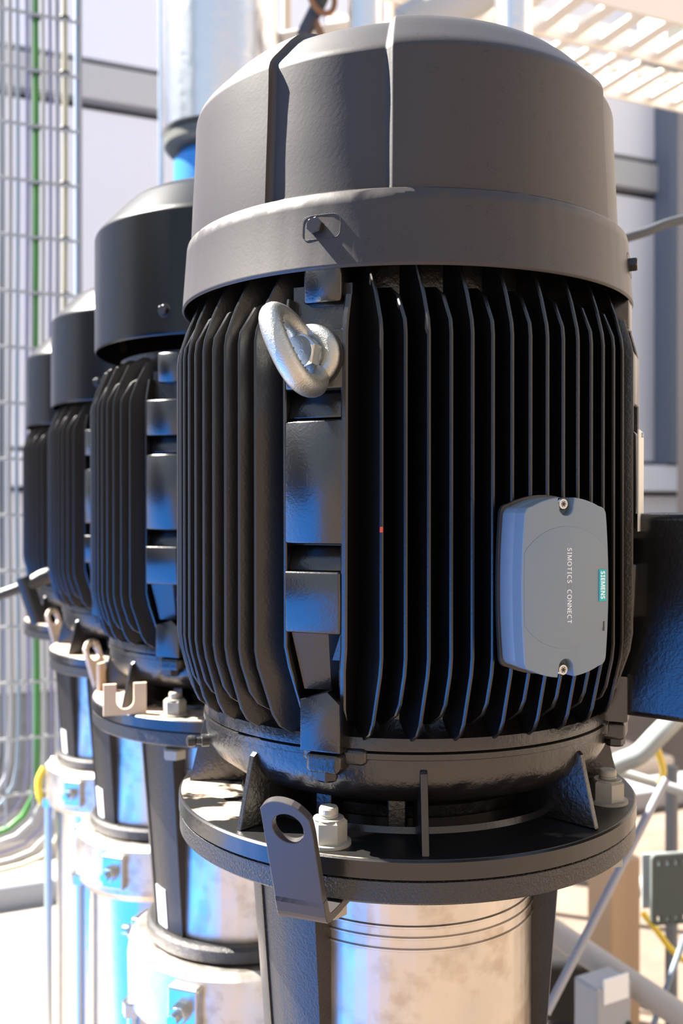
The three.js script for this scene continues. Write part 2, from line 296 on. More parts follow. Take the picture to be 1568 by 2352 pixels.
const shieldGeo = lathe([[0.13, L(-0.176)], [0.1765, L(-0.1762)], [0.1785, L(-0.177)], [0.1785, L(-0.181)], [0.1765, L(-0.182)], [0.1765, L(-0.190)], [0.1745, L(-0.199)], [0.169, L(-0.208)], [0.158, L(-0.216)], [0.142, L(-0.2215)], [0.128, L(-0.225)], [0.122, L(-0.231)], [0.120, L(-0.238)], [0.120, L(-0.2455)]], 128, 0, 360, 0.5);
const flangeFaceGeo = uvBox(lathe([[0.1455, L(-0.2442)], [0.1465, L(-0.2446)], [0.1978, L(-0.2448)], [0.1983, L(-0.2456)]], 160, 0, 360, 0.35));
const flangeGeo = lathe([[0.06, L(-0.245)], [0.120, L(-0.2445)], [0.122, L(-0.2405)], [0.144, L(-0.2400)], [0.1465, L(-0.2452)], [0.1985, L(-0.2453)], [0.2000, L(-0.2464)], [0.2000, L(-0.2585)], [0.1992, BASE - BASE], [0.06, 0]], 160, 0, 360, 0.35);
const gussetGeo = (() => { const s = poly([[0.118, -0.2445], [0.1925, -0.2445], [0.1915, -0.2405], [0.1795, -0.1905], [0.1765, -0.188], [0.150, -0.205], [0.118, -0.215]].map(([x, y]) => [-x, L(y)])); const g = extrude(s, 0.0035, 0.001, 2); g.translate(0, 0, -0.00175); return uvBox(g.rotateY(Math.PI / 2)); })();

function cowlShell(y0, rBot, prof, recess) {                            // prof: [r, y] upwards; recess: pressed-in fields
  const phis = []; const marks = []; for (let k = 0; k < 4; k++) marks.push(-32.7 + 90 * k, (k === 1 ? 5.3 : -3.3) + 90 * k);
  for (let d = -60; d <= 300.01; d += 1.5) phis.push(d);
  if (recess) for (const m of marks) for (const o of [-1.3, -1, -0.7, -0.45, -0.2, 0, 0.2, 0.45, 0.7, 1, 1.3]) { phis.push(m + o); if (m + o < -60) phis.push(m + o + 360); }
  phis.sort((a, b) => a - b); const list = phis.filter((v, i) => v >= -60 && v <= 300 && (!i || v - phis[i - 1] > 1e-4));
  const inRec = (d) => { const wide = d > 45 && d < 130 ? 38 : 29.4; d = ((d + 32.7) % 90 + 90) % 90; const e = (x) => THREE.MathUtils.smoothstep(x, -0.95, 0.95); return e(d < 60 ? d : d - 90) * (1 - e(d - wide)); };
  const pos = [], uv = [], idx = [], n = prof.length; let len = 0;
  list.forEach((d, i) => {
    const s = Math.sin(rad(d)), c = Math.cos(rad(d)); len = 0;
    prof.forEach(([r, y], j) => {
      const q = prof[Math.min(n - 1, j + 1)], p = prof[Math.max(0, j - 1)]; let tr = q[0] - p[0], ty = q[1] - p[1]; const l = Math.hypot(tr, ty); tr /= l; ty /= l;
      const k = recess ? inRec(d) * 0.0046 * THREE.MathUtils.smoothstep(r, 0.09, 0.12) * (j === 0 ? 0.75 : 1) : 0, R = r - ty * k, Y = y + tr * k;
      if (j) len += Math.hypot(r - prof[j - 1][0], y - prof[j - 1][1]);
      pos.push(s * R, L(Y), c * R); uv.push(rad(d) * 0.187, len);
    });
  });
  for (let i = 0; i < list.length - 1; i++) for (let j = 0; j < n - 1; j++) { const a = i * n + j, b = a + 1, c = a + n, d = c + 1; idx.push(a, c, d, a, d, b); }
  const g = new THREE.BufferGeometry(); g.setAttribute('position', new THREE.Float32BufferAttribute(pos, 3)); g.setAttribute('uv', new THREE.Float32BufferAttribute(uv, 2)); g.setIndex(idx); g.computeVertexNormals();
  // the seam of the sheet at the back keeps one direction
  return g;
}
const domed = (r, y) => [[r - 0.0002, y], [r - 0.0007, y + 0.0030], [r - 0.0019, y + 0.0062], [r - 0.0040, y + 0.0092], [r - 0.0075, y + 0.0130], [r - 0.013, y + 0.0185], [r - 0.019, y + 0.0248], [r - 0.026, y + 0.0318], [r - 0.034, y + 0.0385], [r - 0.044, y + 0.0440], [r - 0.056, y + 0.0480], [r - 0.07, y + 0.0508], [r - 0.09, y + 0.0530], [0.05, y + 0.055], [0.001, y + 0.055]];
const shellOne = cowlShell(0, 0, [[0.1893, 0.2215], [0.1890, 0.228], [0.1878, 0.255], [0.1862, 0.285], [0.1852, 0.308], ...domed(0.1850, 0.3255)], true);
const bandOne = lathe([[0.1880, L(0.2242)], [0.1896, L(0.2244)], [0.1910, L(0.2240)], [0.1921, L(0.2230)], [0.1926, L(0.2212)], [0.1932, L(0.214)], [0.1964, L(0.1715)], [0.1968, L(0.1700)], [0.1964, L(0.1688)], [0.1954, L(0.1684)], [0.1944, L(0.1690)], [0.1940, L(0.171)], [0.1905, L(0.2215)], [0.1880, L(0.2242)]], 160, 0, 360, 0.9);
function coneCowl(yb) {
  const pr = [[0.1955, yb + 0.002], [0.1958, yb + 0.006], [0.1955, yb + 0.145]], y = yb + 0.146;
  return cowlShell(0, 0, [[0.1930, yb + 0.0012], [0.1945, yb], ...pr, [0.1950, y + 0.001], [0.1935, y + 0.004], [0.1905, y + 0.008], [0.160, y + 0.041], [0.152, y + 0.048], [0.142, y + 0.0535], [0.128, y + 0.058], [0.10, y + 0.062], [0.05, y + 0.064], [0.001, y + 0.064]], false);
}
const cowlBolt = hexGeo(0.0105, 0.0065, 0.0007, 0.25), washerGeo = cyl(0.0085, 0.0012, 32).rotateX(Math.PI / 2);
const padOutline = (() => {                                              // faint pressed outline round the cowl bolt
  const pts = [], w = 0.0145, h = 0.0085, r = 0.004; for (let k = 0; k < 4; k++) { const cx = (k === 0 || k === 3 ? 1 : -1) * (w - r), cy = (k < 2 ? 1 : -1) * (h - r); for (let t = 0; t <= 4; t++) { const a = k * Math.PI / 2 + t * Math.PI / 8; pts.push([cx + r * Math.cos(a), cy + r * Math.sin(a)]); } }
  const R = 0.19455; return tube(pts.map(([x, y]) => { const X = x + 0.003, Y = y + 0.199, rr2 = R - (Y - 0.199) * 0.074; return [rr2 * Math.sin(X / R), L(Y), rr2 * Math.cos(X / R)]; }), 0.00014, 120, 6, true);
})();

function makeMotor(label, pos, opt) {
  const m = thing('electric_motor', label, 'motor', pos, MOTOR_TURN, 'motors in the row of pumps');
  M('housing', coreGeo, mat.shield, m);
  for (let q = 0; q < 4; q++) finGeos.forEach((g) => { const f = M('cooling_fin', g, mat.fin, m); f.rotation.y = rad(26.4 + 90 * q); });
  for (let q = 0; q < 4; q++) {
    const c = part('boss_column', m); c.rotation.y = rad(-18.6 + 90 * q);
    M('rail', col.railL, mat.pad, c); M('rail', col.railR, mat.pad, c); M('pocket_floor', col.floor, mat.pad, c); M('top_block', col.block, mat.pad, c);
    M('eye_pad', col.eyepad, mat.pad, c); M('panel', col.panel, mat.pad, c); M('slope', col.slope, mat.pad, c); M('slope', col.slopeTop, mat.pad, c); M('lower_pad', col.lower, mat.pad, c);
    M('wedge', col.wedge, mat.pad, c); M('foot', col.foot, mat.pad, c); M('lug', col.lug, mat.shield, c); M('lug', col.lugroot, mat.shield, c); M('hex_bolt', col.bolt, mat.blackbolt, c);
  }
  M('end_shield', shieldGeo, mat.shield, m);
  const fl = M('flange', flangeGeo, mat.flange, m); M('flange_face', flangeFaceGeo, opt.flange, fl);
  for (let q = 0; q < 8; q++) { const g = M('gusset', gussetGeo, mat.shield, m); g.rotation.y = rad(4.5 + 45 * q); }
  for (const [a, r] of [[-2.3, 0.138], [-58.5, 0.150], [-27, 0.138], [72, 0.138], [117, 0.138], [162, 0.138], [207, 0.138]]) { const p = part('shield_tab', m); p.rotation.y = rad(a); M('tab', move(rbox(0.0145, 0.034, 0.03, 0.0015), 0, L(-0.2265), r - 0.015), mat.shield, p); }
  const cw = part('fan_cowl', m);
  if (opt.pressed) { M('shell', shellOne, mat.cowl, cw); M('band', bandOne, mat.cowl, cw); } else M('shell', coneCowl(opt.cowlY), mat.cowl2, cw);
  for (let q = 0; q < 4; q++) {
    const b = M('cowl_bolt', cowlBolt, mat.blackbolt, cw), a = -18.6 + 90 * q; b.position.set(...polar(opt.pressed ? 0.1943 : 0.1953, a, L(opt.pressed ? 0.199 : opt.cowlY + 0.029))); b.rotation.y = rad(a);
    if (opt.pressed) { const o = M('pressed_outline', padOutline, mat.cowl, cw); o.rotation.y = rad(a); }
    else { const w = M('washer', washerGeo, mat.blackbolt, cw); w.position.copy(b.position); w.rotation.y = rad(a); }
  }
  return m;
}
const step = (n) => [-0.187 * n, EYE + BASE, -0.432 * n];
const motor1 = makeMotor('large black finned motor in front with stepped cowl, zinc eyebolt and grey sensor box', step(0), { pressed: true, flange: mat.dusty });
makeMotor('second black motor from the front, smooth cone-topped cowl behind the large motor', step(1), { cowlY: 0.199, flange: mat.verydusty });
makeMotor('third black motor from the front, between the cone-topped motor and the last one', step(2), { cowlY: 0.172, flange: mat.verydusty });
makeMotor('farthest and leftmost black motor of the row, nearest the wire cable tray', step(3), { cowlY: 0.172, flange: mat.verydusty });

// --- pieces that only the front motor shows: eyebolt, terminal box, rating plate, grease nipple, paint spot
{
  const e = part('lifting_eye', motor1, 'zinc-plated lifting eye'); const a = rad(-18.6);
  e.position.set(0.2 * Math.sin(a), L(0.106), 0.2 * Math.cos(a)); e.rotation.y = a; e.scale.setScalar(1.17);                  // +z points out of the pad
  const v = rad(25), V = (s, h, o = 0) => [-Math.sin(v) * s + Math.cos(v) * o, Math.cos(v) * s + Math.sin(v) * o, h];
  const path = [[-0.0125, 0.006], [-0.0165, 0.0095], [-0.0212, 0.017], [-0.0232, 0.026], [-0.0226, 0.035], [-0.0185, 0.0425], [-0.0115, 0.0465], [0, 0.0478], [0.0115, 0.0465], [0.0185, 0.0425], [0.0226, 0.035], [0.0232, 0.026], [0.0212, 0.017], [0.0165, 0.0095], [0.0125, 0.006]];
  const loop = tube(path.map(([s, h]) => V(s, h)), 0.0067, 90, 20);
  M('loop', uvBox(loop), mat.zinc, e);
  M('base_ring', uvBox(new THREE.TorusGeometry(0.0135, 0.0056, 18, 56).scale(1, 1, 0.8).translate(0, 0, 0.005)), mat.zinc, e);
  M('washer', move(cyl(0.0195, 0.0014, 48).rotateX(Math.PI / 2), 0, 0, 0.0007), mat.blackbolt, e);
  const hx = part('hex_bolt', e); M('head', move(hexGeo(0.0192, 0.0115, 0.0014, 0.35), 0, 0, 0.0115), mat.zincsmooth, hx); M('collar', move(cyl(0.0100, 0.011, 40).rotateX(Math.PI / 2), 0, 0, 0.0065), mat.zincsmooth, hx);
  for (const s of [0.0019, -0.0019]) M('grade_mark', new THREE.TorusGeometry(0.0018, 0.00022, 8, 20).translate(0.001 + s * 0.5, -0.0025 + s * 0.8, 0.0232), mat.zincsmooth, hx);
  // forging wrinkles on the inside of the loop
  const c = new THREE.CatmullRomCurve3(path.map(([s, h]) => new THREE.Vector3(...V(s, h))), false, 'centripetal'); const ridges = [];
  for (const t of [0.30, 0.325, 0.35, 0.38, 0.42, 0.46, 0.56, 0.61, 0.64, 0.665, 0.69, 0.71, 0.73, 0.75, 0.77]) {
    const g = new THREE.TorusGeometry(0.0068, 0.0007, 6, 18, 2.0); g.rotateZ(-1.0); const T = c.getTangentAt(t), p = c.getPointAt(t), inw = new THREE.Vector3(0, 0, 0.018).sub(p).normalize(), z = T, x = inw.clone().sub(T.clone().multiplyScalar(inw.dot(T))).normalize(), y = new THREE.Vector3().crossVectors(z, x);
    g.applyMatrix4(new THREE.Matrix4().makeBasis(x, y, z).setPosition(p)); ridges.push(g);
  }
  M('forging_wrinkles', mergeGeometries(ridges), mat.zinc, e);
  // terminal box
  const t = part('terminal_box', motor1, 'matt black terminal box'); t.position.set(...polar(0.275, 82, L(-0.088))); t.rotation.y = rad(-34);
  M('body', rbox(0.17, 0.166, 0.15, 0.006, 3), mat.paint, t); M('lid', move(rbox(0.03, 0.176, 0.16, 0.006, 3), 0.092, 0, 0), mat.paint, t);
  for (const y of [0.07, -0.07]) M('lid_screw', move(cyl(0.005, 0.006, 20).rotateX(Math.PI / 2), 0.092, y, 0.082), mat.zincsmooth, t);
  const np = part('rating_plate', motor1, 'pale metal rating plate'); np.rotation.y = rad(71.4); M('sheet', move(rbox(0.04, 0.082, 0.0016, 0.0006), 0, L(0.0215), 0.2035), mat.plate, np);
  for (const y of [0.059, -0.016]) M('rivet', move(cyl(0.002, 0.002, 14).rotateX(Math.PI / 2), 0, L(y), 0.2048), mat.zincsmooth, np);
  const gn = part('grease_nipple', motor1); gn.position.set(...polar(0.175, -72, L(-0.199))); gn.rotation.y = rad(-72);
  M('socket', move(lathe([[0, 0], [0.0055, 0], [0.0055, 0.006], [0.0035, 0.007], [0.003, 0.011], [0.0046, 0.012], [0.0052, 0.015], [0.0046, 0.018], [0.002, 0.0195], [0, 0.0195]], 24).rotateX(Math.PI / 2), 0, 0, 0), mat.blackbolt, gn);
  M('paint_spot', move(rbox(0.0022, 0.004, 0.0006, 0.0003), 0, 0, 0), mat.red, motor1).position.set(...polar(0.2013, -4.5, L(-0.0155)));
}
// --- sensor module on the fins
{
  const s = thing('sensor_module', 'blue-grey sensor box with white lettering screwed to the fins', 'sensor', [0, 0, 0], MOTOR_TURN + rad(26.4));
  s.position.set(0, EYE - 0.054, 0);
  const X0 = 0.0046;
  const W = 0.0335, WM = 0.0362, H = 0.0545, HM = 0.0612;
  function outline(k, notch) {                                          // k shrinks the outline
    const w = W - k, wm = WM - k, h = H - k, hm = HM - k, c = 0.006, sh = new THREE.Shape();
    const nw = 0.0055, nd = 0.0115;
    sh.moveTo(-w, -h + c); sh.quadraticCurveTo(-wm - 0.0015, 0, -w, h - c);
    sh.quadraticCurveTo(-w + 0.0005, h, -w + c, h + 0.0006);
    if (notch) { sh.quadraticCurveTo(-w * 0.55, hm - 0.0015, -nw - 0.0012, hm - 0.0002); sh.lineTo(-nw, hm - nd * 0.65); sh.absarc(0, hm - nd * 0.6, nw, Math.PI, 2 * Math.PI, false); sh.lineTo(nw + 0.0012, hm - 0.0002); sh.quadraticCurveTo(w * 0.55, hm - 0.0015, w - c, h + 0.0006); }
    else sh.quadraticCurveTo(0, 2 * hm - h, w - c, h + 0.0006);
    sh.quadraticCurveTo(w - 0.0005, h, w, h - c); sh.quadraticCurveTo(wm + 0.0015, 0, w, -h + c);
    sh.quadraticCurveTo(w - 0.0005, -h, w - c, -h - 0.0006);
    if (notch) { sh.quadraticCurveTo(w * 0.55, -hm + 0.0015, nw + 0.0012, -hm + 0.0002); sh.lineTo(nw, -hm + nd * 0.65); sh.absarc(0, -hm + nd * 0.6, nw, 0, Math.PI, false); sh.lineTo(-nw - 0.0012, -hm + 0.0002); sh.quadraticCurveTo(-w * 0.55, -hm + 0.0015, -w + c, -h - 0.0006); }
    else sh.quadraticCurveTo(0, -2 * hm + h, -w + c, -h - 0.0006);
    sh.quadraticCurveTo(-w + 0.0005, -h, -w, -h + c); return sh;
  }
  const flat = outline(0.0008, false);
  M('mounting_plate', extrude(outline(-0.0012, false), 0.0022, 0.0006, 2).translate(X0, 0, 0.2055), mat.blackbolt, s);
  M('housing', extrude(flat, 0.0165, 0.0008, 2).translate(X0, 0, 0.2080), mat.sensor, s);
  const lid = M('lid', extrude(outline(0.0004, true), 0.0100, 0.0011, 3).translate(X0, 0, 0.2249), mat.sensor, s);
  M('notch_floor', extrude(outline(0.0022, false), 0.004, 0, 1).translate(X0, 0, 0.2240), mat.sensor, s);
  const face = 0.2249 + 0.0100 + 0.0011;
  { // low round swelling on the lid, cut off by the sides
    const pts = flat.getPoints(20), R = 0.0412, o = []; for (let k = 0; k < 120; k++) { const a = k / 120 * 2 * Math.PI, dx = Math.cos(a), dy = Math.sin(a); let best = R; for (let i = 0; i < pts.length; i++) { const p = pts[i], q = pts[(i + 1) % pts.length], ex = q.x - p.x, ey = q.y - p.y, den = dx * ey - dy * ex; if (Math.abs(den) < 1e-12) continue; const t = (p.x * ey - p.y * ex) / den, u = (p.x * dy - p.y * dx) / den; if (t > 0 && u >= 0 && u <= 1) best = Math.min(best, t - 0.0012); } o.push([dx * best, dy * best]); }
    M('swelling', extrude(poly(o), 0.0003, 0.0004, 2).translate(X0, 0, face - 0.0003), mat.sensor, lid);
  }
  const top = face + 0.00045;
  for (const y of [0.0562, -0.0562]) {
    const sc = part('screw', s, 'bright star-socket screw'); sc.position.set(X0, y, 0.2286);
    M('head', lathe([[0, 0.0042], [0.0018, 0.0042], [0.0019, 0.0035], [0.0021, 0.0042], [0.0034, 0.0040], [0.0041, 0.0030], [0.0042, 0], [0, 0]], 32, 0, 360, 0.4).rotateX(Math.PI / 2), mat.zincsmooth, sc);
    const star = new THREE.Shape(); for (let k = 0; k < 12; k++) { const r = k % 2 ? 0.0011 : 0.0019, a = k * Math.PI / 6; k ? star.lineTo(r * Math.cos(a), r * Math.sin(a)) : star.moveTo(r, 0); } star.closePath();
    M('socket', extrude(star, 0.0002).translate(0, 0, 0.0041), mat.ink, sc);
  }
  const font = await new FontLoader().loadAsync('fonts/droid/droid_sans_regular.typeface.json'), bold = await new FontLoader().loadAsync('fonts/droid/droid_sans_bold.typeface.json');
  function words(f, text, size, spacing) { let x = 0; const gs = []; for (const ch of text) { if (ch === ' ') { x += size * 0.5; continue; } const g = new TextGeometry(ch, { font: f, size, depth: 0.00012, curveSegments: 6, bevelEnabled: false }); g.computeBoundingBox(); const b = g.boundingBox; g.translate(x - b.min.x, 0, 0); gs.push(g); x += b.max.x - b.min.x + spacing; } const all = mergeGeometries(gs); return [all, x - spacing]; }
  function place(name, f, text, size, spacing, length, cx, y0, z, m, parent) { const [g, w] = words(f, text, size, spacing); g.scale(length / w, 1, 1); g.rotateZ(-Math.PI / 2); g.translate(cx - size / 2, y0, z); M(name, g, m, parent); }
  place('lettering', font, 'SIMOTICS', 0.0034, 0.00085, 0.0236, X0 + 0.0022, 0.0265, top, mat.white, lid);
  place('lettering', font, 'CONNECT', 0.0034, 0.00075, 0.0228, X0 + 0.0022, -0.0016, top, mat.white, lid);
  M('faded_mark', new THREE.RingGeometry(0.0013, 0.0017, 28).translate(X0 + 0.0022, 0.0008, top + 0.0001), mat.faded, lid);
  const pl = M('name_plate', move(rbox(0.0056, 0.0218, 0.0008, 0.0002), X0 + 0.0292, 0.0005, top + 0.0002), mat.teal, lid, 'turquoise name plate with white letters');
  place('lettering', bold, 'SIEMENS', 0.0034, 0.0005, 0.0190, X0 + 0.0292, 0.0102, top + 0.0006, mat.white, s);
  M('pen_mark', move(rbox(0.0011, 0.0066, 0.0002, 0.0001), X0 + 0.0305, -0.0275, top), mat.ink, lid);
}

// ------------------------------------------------------------------ pumps
const PY = (y) => y + EYE;                                               // pump groups stand on the floor
function makePump(label, n) {
  const [x, , z] = step(n), p = thing('pump', label, 'pump', [x, 0, z], MOTOR_TURN, 'pumps under the row of motors');
  M('top_flange', lathe([[0.05, PY(-0.2592)], [0.197, PY(-0.2592)], [0.1992, PY(-0.2605)], [0.1992, PY(-0.2748)], [0.197, PY(-0.2768)], [0.142, PY(-0.277)], [0.12, PY(-0.284)], [0.05, PY(-0.284)]], 160, 0, 360, 0.5), mat.roughcast, p);
  const rO = (y) => 0.139 - (PY(-0.277) - y) * 0.075, rI = () => 0.098, ys = [PY(-0.272), PY(-0.30), PY(-0.36), PY(-0.42), PY(-0.50), PY(-0.545)];
  for (const [a, b] of [[-82, -31], [74, 112], [158, 212]]) M('stool_leg', bent(a, b, rI, rO, ys, 14), mat.leg, p);
  M('leg_edge', bent(-62, -60, (y) => rO(y) - 0.002, (y) => rO(y) + 0.0016, ys, 2), mat.leg, p);
  const gp = [[0.1135, PY(-0.284)], [0.1135, PY(-0.3265)]];
  for (const y of [-0.329, -0.3378, -0.347]) gp.push([0.1135, PY(y + 0.0016)], [0.1149, PY(y + 0.0007)], [0.1149, PY(y - 0.0007)], [0.1135, PY(y - 0.0016)]);
  gp.push([0.1135, PY(-0.36)], [0.1135, PY(-0.54)], [0.1125, PY(-0.54)], [0.1125, PY(-0.284)]);
  M('guard', lathe(gp, 80, -31.5, 75, 0.5), mat.stainless, p, 'stainless coupling guard with three ribs');
  M('guard', lathe(gp, 60, 111, 159, 0.5), mat.stainless, p); M('guard', lathe(gp, 60, 211, 279, 0.5), mat.stainless, p);
  if (n) M('sticker', bent(-57, -45, (y) => rO(y) + 0.0001, (y) => rO(y) + 0.0008, [PY(-0.485), PY(-0.51), PY(-0.535)], 6), mat.white, p, 'white sticker');
  M('shaft', move(cyl(0.03, 0.27, 32), 0, PY(-0.41), 0), mat.zincsmooth, p);
  M('stool_ring', lathe([[0.09, PY(-0.538)], [0.126, PY(-0.538)], [0.13, PY(-0.542)], [0.13, PY(-0.556)], [0.127, PY(-0.559)], [0.09, PY(-0.559)]], 80), mat.roughcast, p);
  M('pump_head', lathe([[0.08, PY(-0.559)], [0.142, PY(-0.560)], [0.152, PY(-0.568)], [0.155, PY(-0.585)], [0.154, PY(-0.64)], [0.146, PY(-0.652)], [0.132, PY(-0.656)]], 96, 0, 360, 0.5), mat.stainless, p);
  M('sleeve', lathe([[0.132, PY(-0.655)], [0.132, PY(-1.36)]], 96), mat.polished, p);
  for (const a of [-62, -17, 28, 73, 118, 163, 208, 253]) {
    if (a % 2) { const lug = part('clamp_lug', p); lug.rotation.y = rad(a); M('strap', move(rbox(0.042, 0.055, 0.02, 0.004), 0, PY(-0.60), 0.157), mat.polished, lug); M('nut', move(hexGeo(0.021, 0.013, 0.0015), 0, PY(-0.60), 0.167), mat.zincsmooth, lug); M('bolt_end', move(cyl(0.0065, 0.014, 20).rotateX(Math.PI / 2), 0, PY(-0.60), 0.184), mat.zincsmooth, lug); }
    else { const rodP = M('stay_bolt', move(cyl(0.0085, 0.74, 20), 0, PY(-1.01), 0), mat.zincsmooth, p); const q = polar(0.15, a, 0); rodP.position.set(q[0], 0, q[2]); const nt = M('stay_nut', hexUp(0.026, 0.018, 0.002), mat.zincsmooth, p); nt.position.set(q[0], PY(-0.652), q[2]); }
  }
  M('foot', lathe([[0.0, PY(-1.5)], [0.17, PY(-1.5)], [0.17, PY(-1.475)], [0.15, PY(-1.46)], [0.15, PY(-1.37)], [0.132, PY(-1.355)]], 64), mat.stainless, p);
  return p;
}
makePump('vertical pump under the large front motor, clean stainless guard with three ribs', 0);
makePump('second pump from the front, with clamp lug and bolt beside the front pump', 1);
makePump('third pump from the front, tall stainless sleeve left of the clamp lug', 2);
makePump('farthest and leftmost pump of the row, beside the bright floor', 3);

// ------------------------------------------------------------------ flange bolts, lifting brackets, clips
const local = (n, r, phi, y) => { const [x, , z] = step(n), q = polar(r, phi - 3.74, 0); return [x + q[0], EYE + y, z + q[2]]; };
function flangeBolt(n, phi, label) {
  const t = thing('flange_bolt', label, 'bolt', local(n, 0.1775, phi, -0.2955), rad(phi - 3.74), 'bolts through the motor flanges');
  const b = 0.2955;
  M('head', hexUp(0.0235, 0.012, 0.0015, 0.15), mat.paintedbolt, t);
  M('washer', move(lathe([[0.008, 0], [0.0165, 0], [0.0165, 0.0025], [0.008, 0.0025]], 40), 0, b - 0.2450, 0), mat.paintedbolt, t);
  M('nut', move(hexUp(0.0235, 0.0165, 0.002, 0.35), 0, b - 0.2425, 0), mat.paintedbolt, t);
  const pr = [[0.0001, 0.012]]; for (let k = 0; k < 6; k++) pr.push([0.0066, 0.012 + 0.045 + k * 0.002], [0.0072, 0.013 + 0.045 + k * 0.002]); pr.push([0.0070, 0.0715], [0.0062, 0.0728], [0.0001, 0.0730]);
  pr.forEach((q) => { if (q[1] > 0.013) q[1] += 0.005; }); M('stud', lathe(pr, 32, 0, 360, 0.3), mat.paintedbolt, t);
}
flangeBolt(0, -18, 'cream painted nut and stud on the front flange just behind the lifting bracket');
flangeBolt(0, 72, 'cream painted nut on the front flange right of the blue-lit gusset');
flangeBolt(1, -18, 'grey nut on the dusty second flange beside the beige clips');
flangeBolt(1, -108, 'nut on the dusty second flange at the tilted lifting bracket');
flangeBolt(2, -108, 'small nut on the dusty third flange at its lifting bracket');
function liftBracket(n, phi, label, m) {
  const t = thing('lifting_bracket', label, 'bracket', local(n, 0, phi, -0.2772), rad(phi - 3.74), 'bent lifting brackets under the flanges');
  // side view bent strip: foot under the flange, then up past the rim, leaning out
  const th = 0.0062, len = 0.083, lean = rad(19), R = 0.219;
  const foot = new THREE.Shape([[0.196, -th], [R - 0.002, -th], [R + 0.003, -th + 0.0006], [R + 0.0062, -th + 0.0035], [R + 0.0075, 0.000], [R + 0.0075 + 0.012 * Math.sin(lean), 0.012 * Math.cos(lean)], [R + 0.0075 + 0.012 * Math.sin(lean) - th * Math.cos(lean), 0.012 * Math.cos(lean) + th * Math.sin(lean)], [R + 0.0012, 0.0030], [R - 0.0010, 0.0004], [R - 0.004, 0], [0.196, 0]].map(([x, y]) => new THREE.Vector2(-x, y)));
  const fg = extrude(foot, 0.036, 0.0004, 1); fg.translate(0, 0, -0.018); fg.rotateY(Math.PI / 2); M('foot', fg, m, t);
  for (const x of [-0.0133, 0.0133]) M('fork_arm', move(rbox(0.0094, th, 0.037, 0.0006), x, -th / 2, 0.1785), m, t);
  const s = new THREE.Shape(); s.moveTo(-0.018, 0); s.lineTo(0.018, 0); s.lineTo(0.018, len - 0.026); s.quadraticCurveTo(0.0175, len - 0.014, 0.0165, len - 0.0125); s.quadraticCurveTo(0.009, len - 0.0015, -0.003, len - 0.001); s.quadraticCurveTo(-0.013, len - 0.001, -0.0178, len - 0.008); s.closePath();
  const h = new THREE.Path(); h.absarc(0.0005, len - 0.0215, 0.0112, 0, Math.PI * 2, true); s.holes.push(h);
  const pg = extrude(s, th - 0.0008, 0.0004, 1, 40), zo = th - 0.0004, q0 = 0.0075; pg.rotateX(lean); pg.translate(0, q0 * Math.cos(lean) + zo * Math.sin(lean), R + 0.0075 + q0 * Math.sin(lean) - zo * Math.cos(lean)); M('plate', pg, m, t);
}
liftBracket(0, -18, 'dark grey bent lifting bracket with round hole on the front flange', mat.bracket);
liftBracket(1, -108, 'dusty lifting bracket leaning out left of the second motor', mat.verydusty);
liftBracket(2, -108, 'dusty lifting bracket leaning out left of the third motor', mat.verydusty);
{ // beige slotted clips standing on the dusty second flange
  const beige = plain(0.62, 0.47, 0.32, 0.7);
  const g = (() => { const s = new THREE.Shape(); s.moveTo(-0.025, 0); s.lineTo(0.025, 0); s.lineTo(0.025, 0.037); s.lineTo(0.010, 0.037); s.lineTo(0.010, 0.017); s.absarc(0, 0.017, 0.010, 0, Math.PI, true); s.lineTo(-0.010, 0.037); s.lineTo(-0.025, 0.037); s.closePath(); return extrude(s, 0.004, 0.0005, 1); })();
  [[286, 1636, 1.135, 18, 'beige clip with a U slot standing nearest on the second flange'], [246, 1570, 1.30, 70, 'beige clip with a U slot standing at the left rim of the second flange']].forEach(([px, py, z, turn, label]) => { const q = at(px, py, z); const c = solo('slotted_clip', g.clone(), beige, label, 'clip', 'beige slotted clips'); c.position.set(q[0], EYE - 0.245, q[2]); c.rotation.y = rad(turn); });
  const lv = thing('lever', 'dark lever handle with black knob beside the farthest motor', 'lever', at(62, 1345, 1.9)); const q = lv.position;
  M('bar', rod([-0.10, -0.035, 0], [0.03, 0.012, -0.02], 0.011), mat.paint, lv); M('hub', rod([-0.01, 0.015, -0.01], [0.022, -0.075, -0.005], 0.016), mat.blackbolt, lv); M('arm', tube([[0.0, 0.0, -0.01], [0.04, 0.02, -0.02], [0.075, 0.015, -0.03], [0.085, -0.04, -0.03]], 0.016), mat.paint, lv);
}

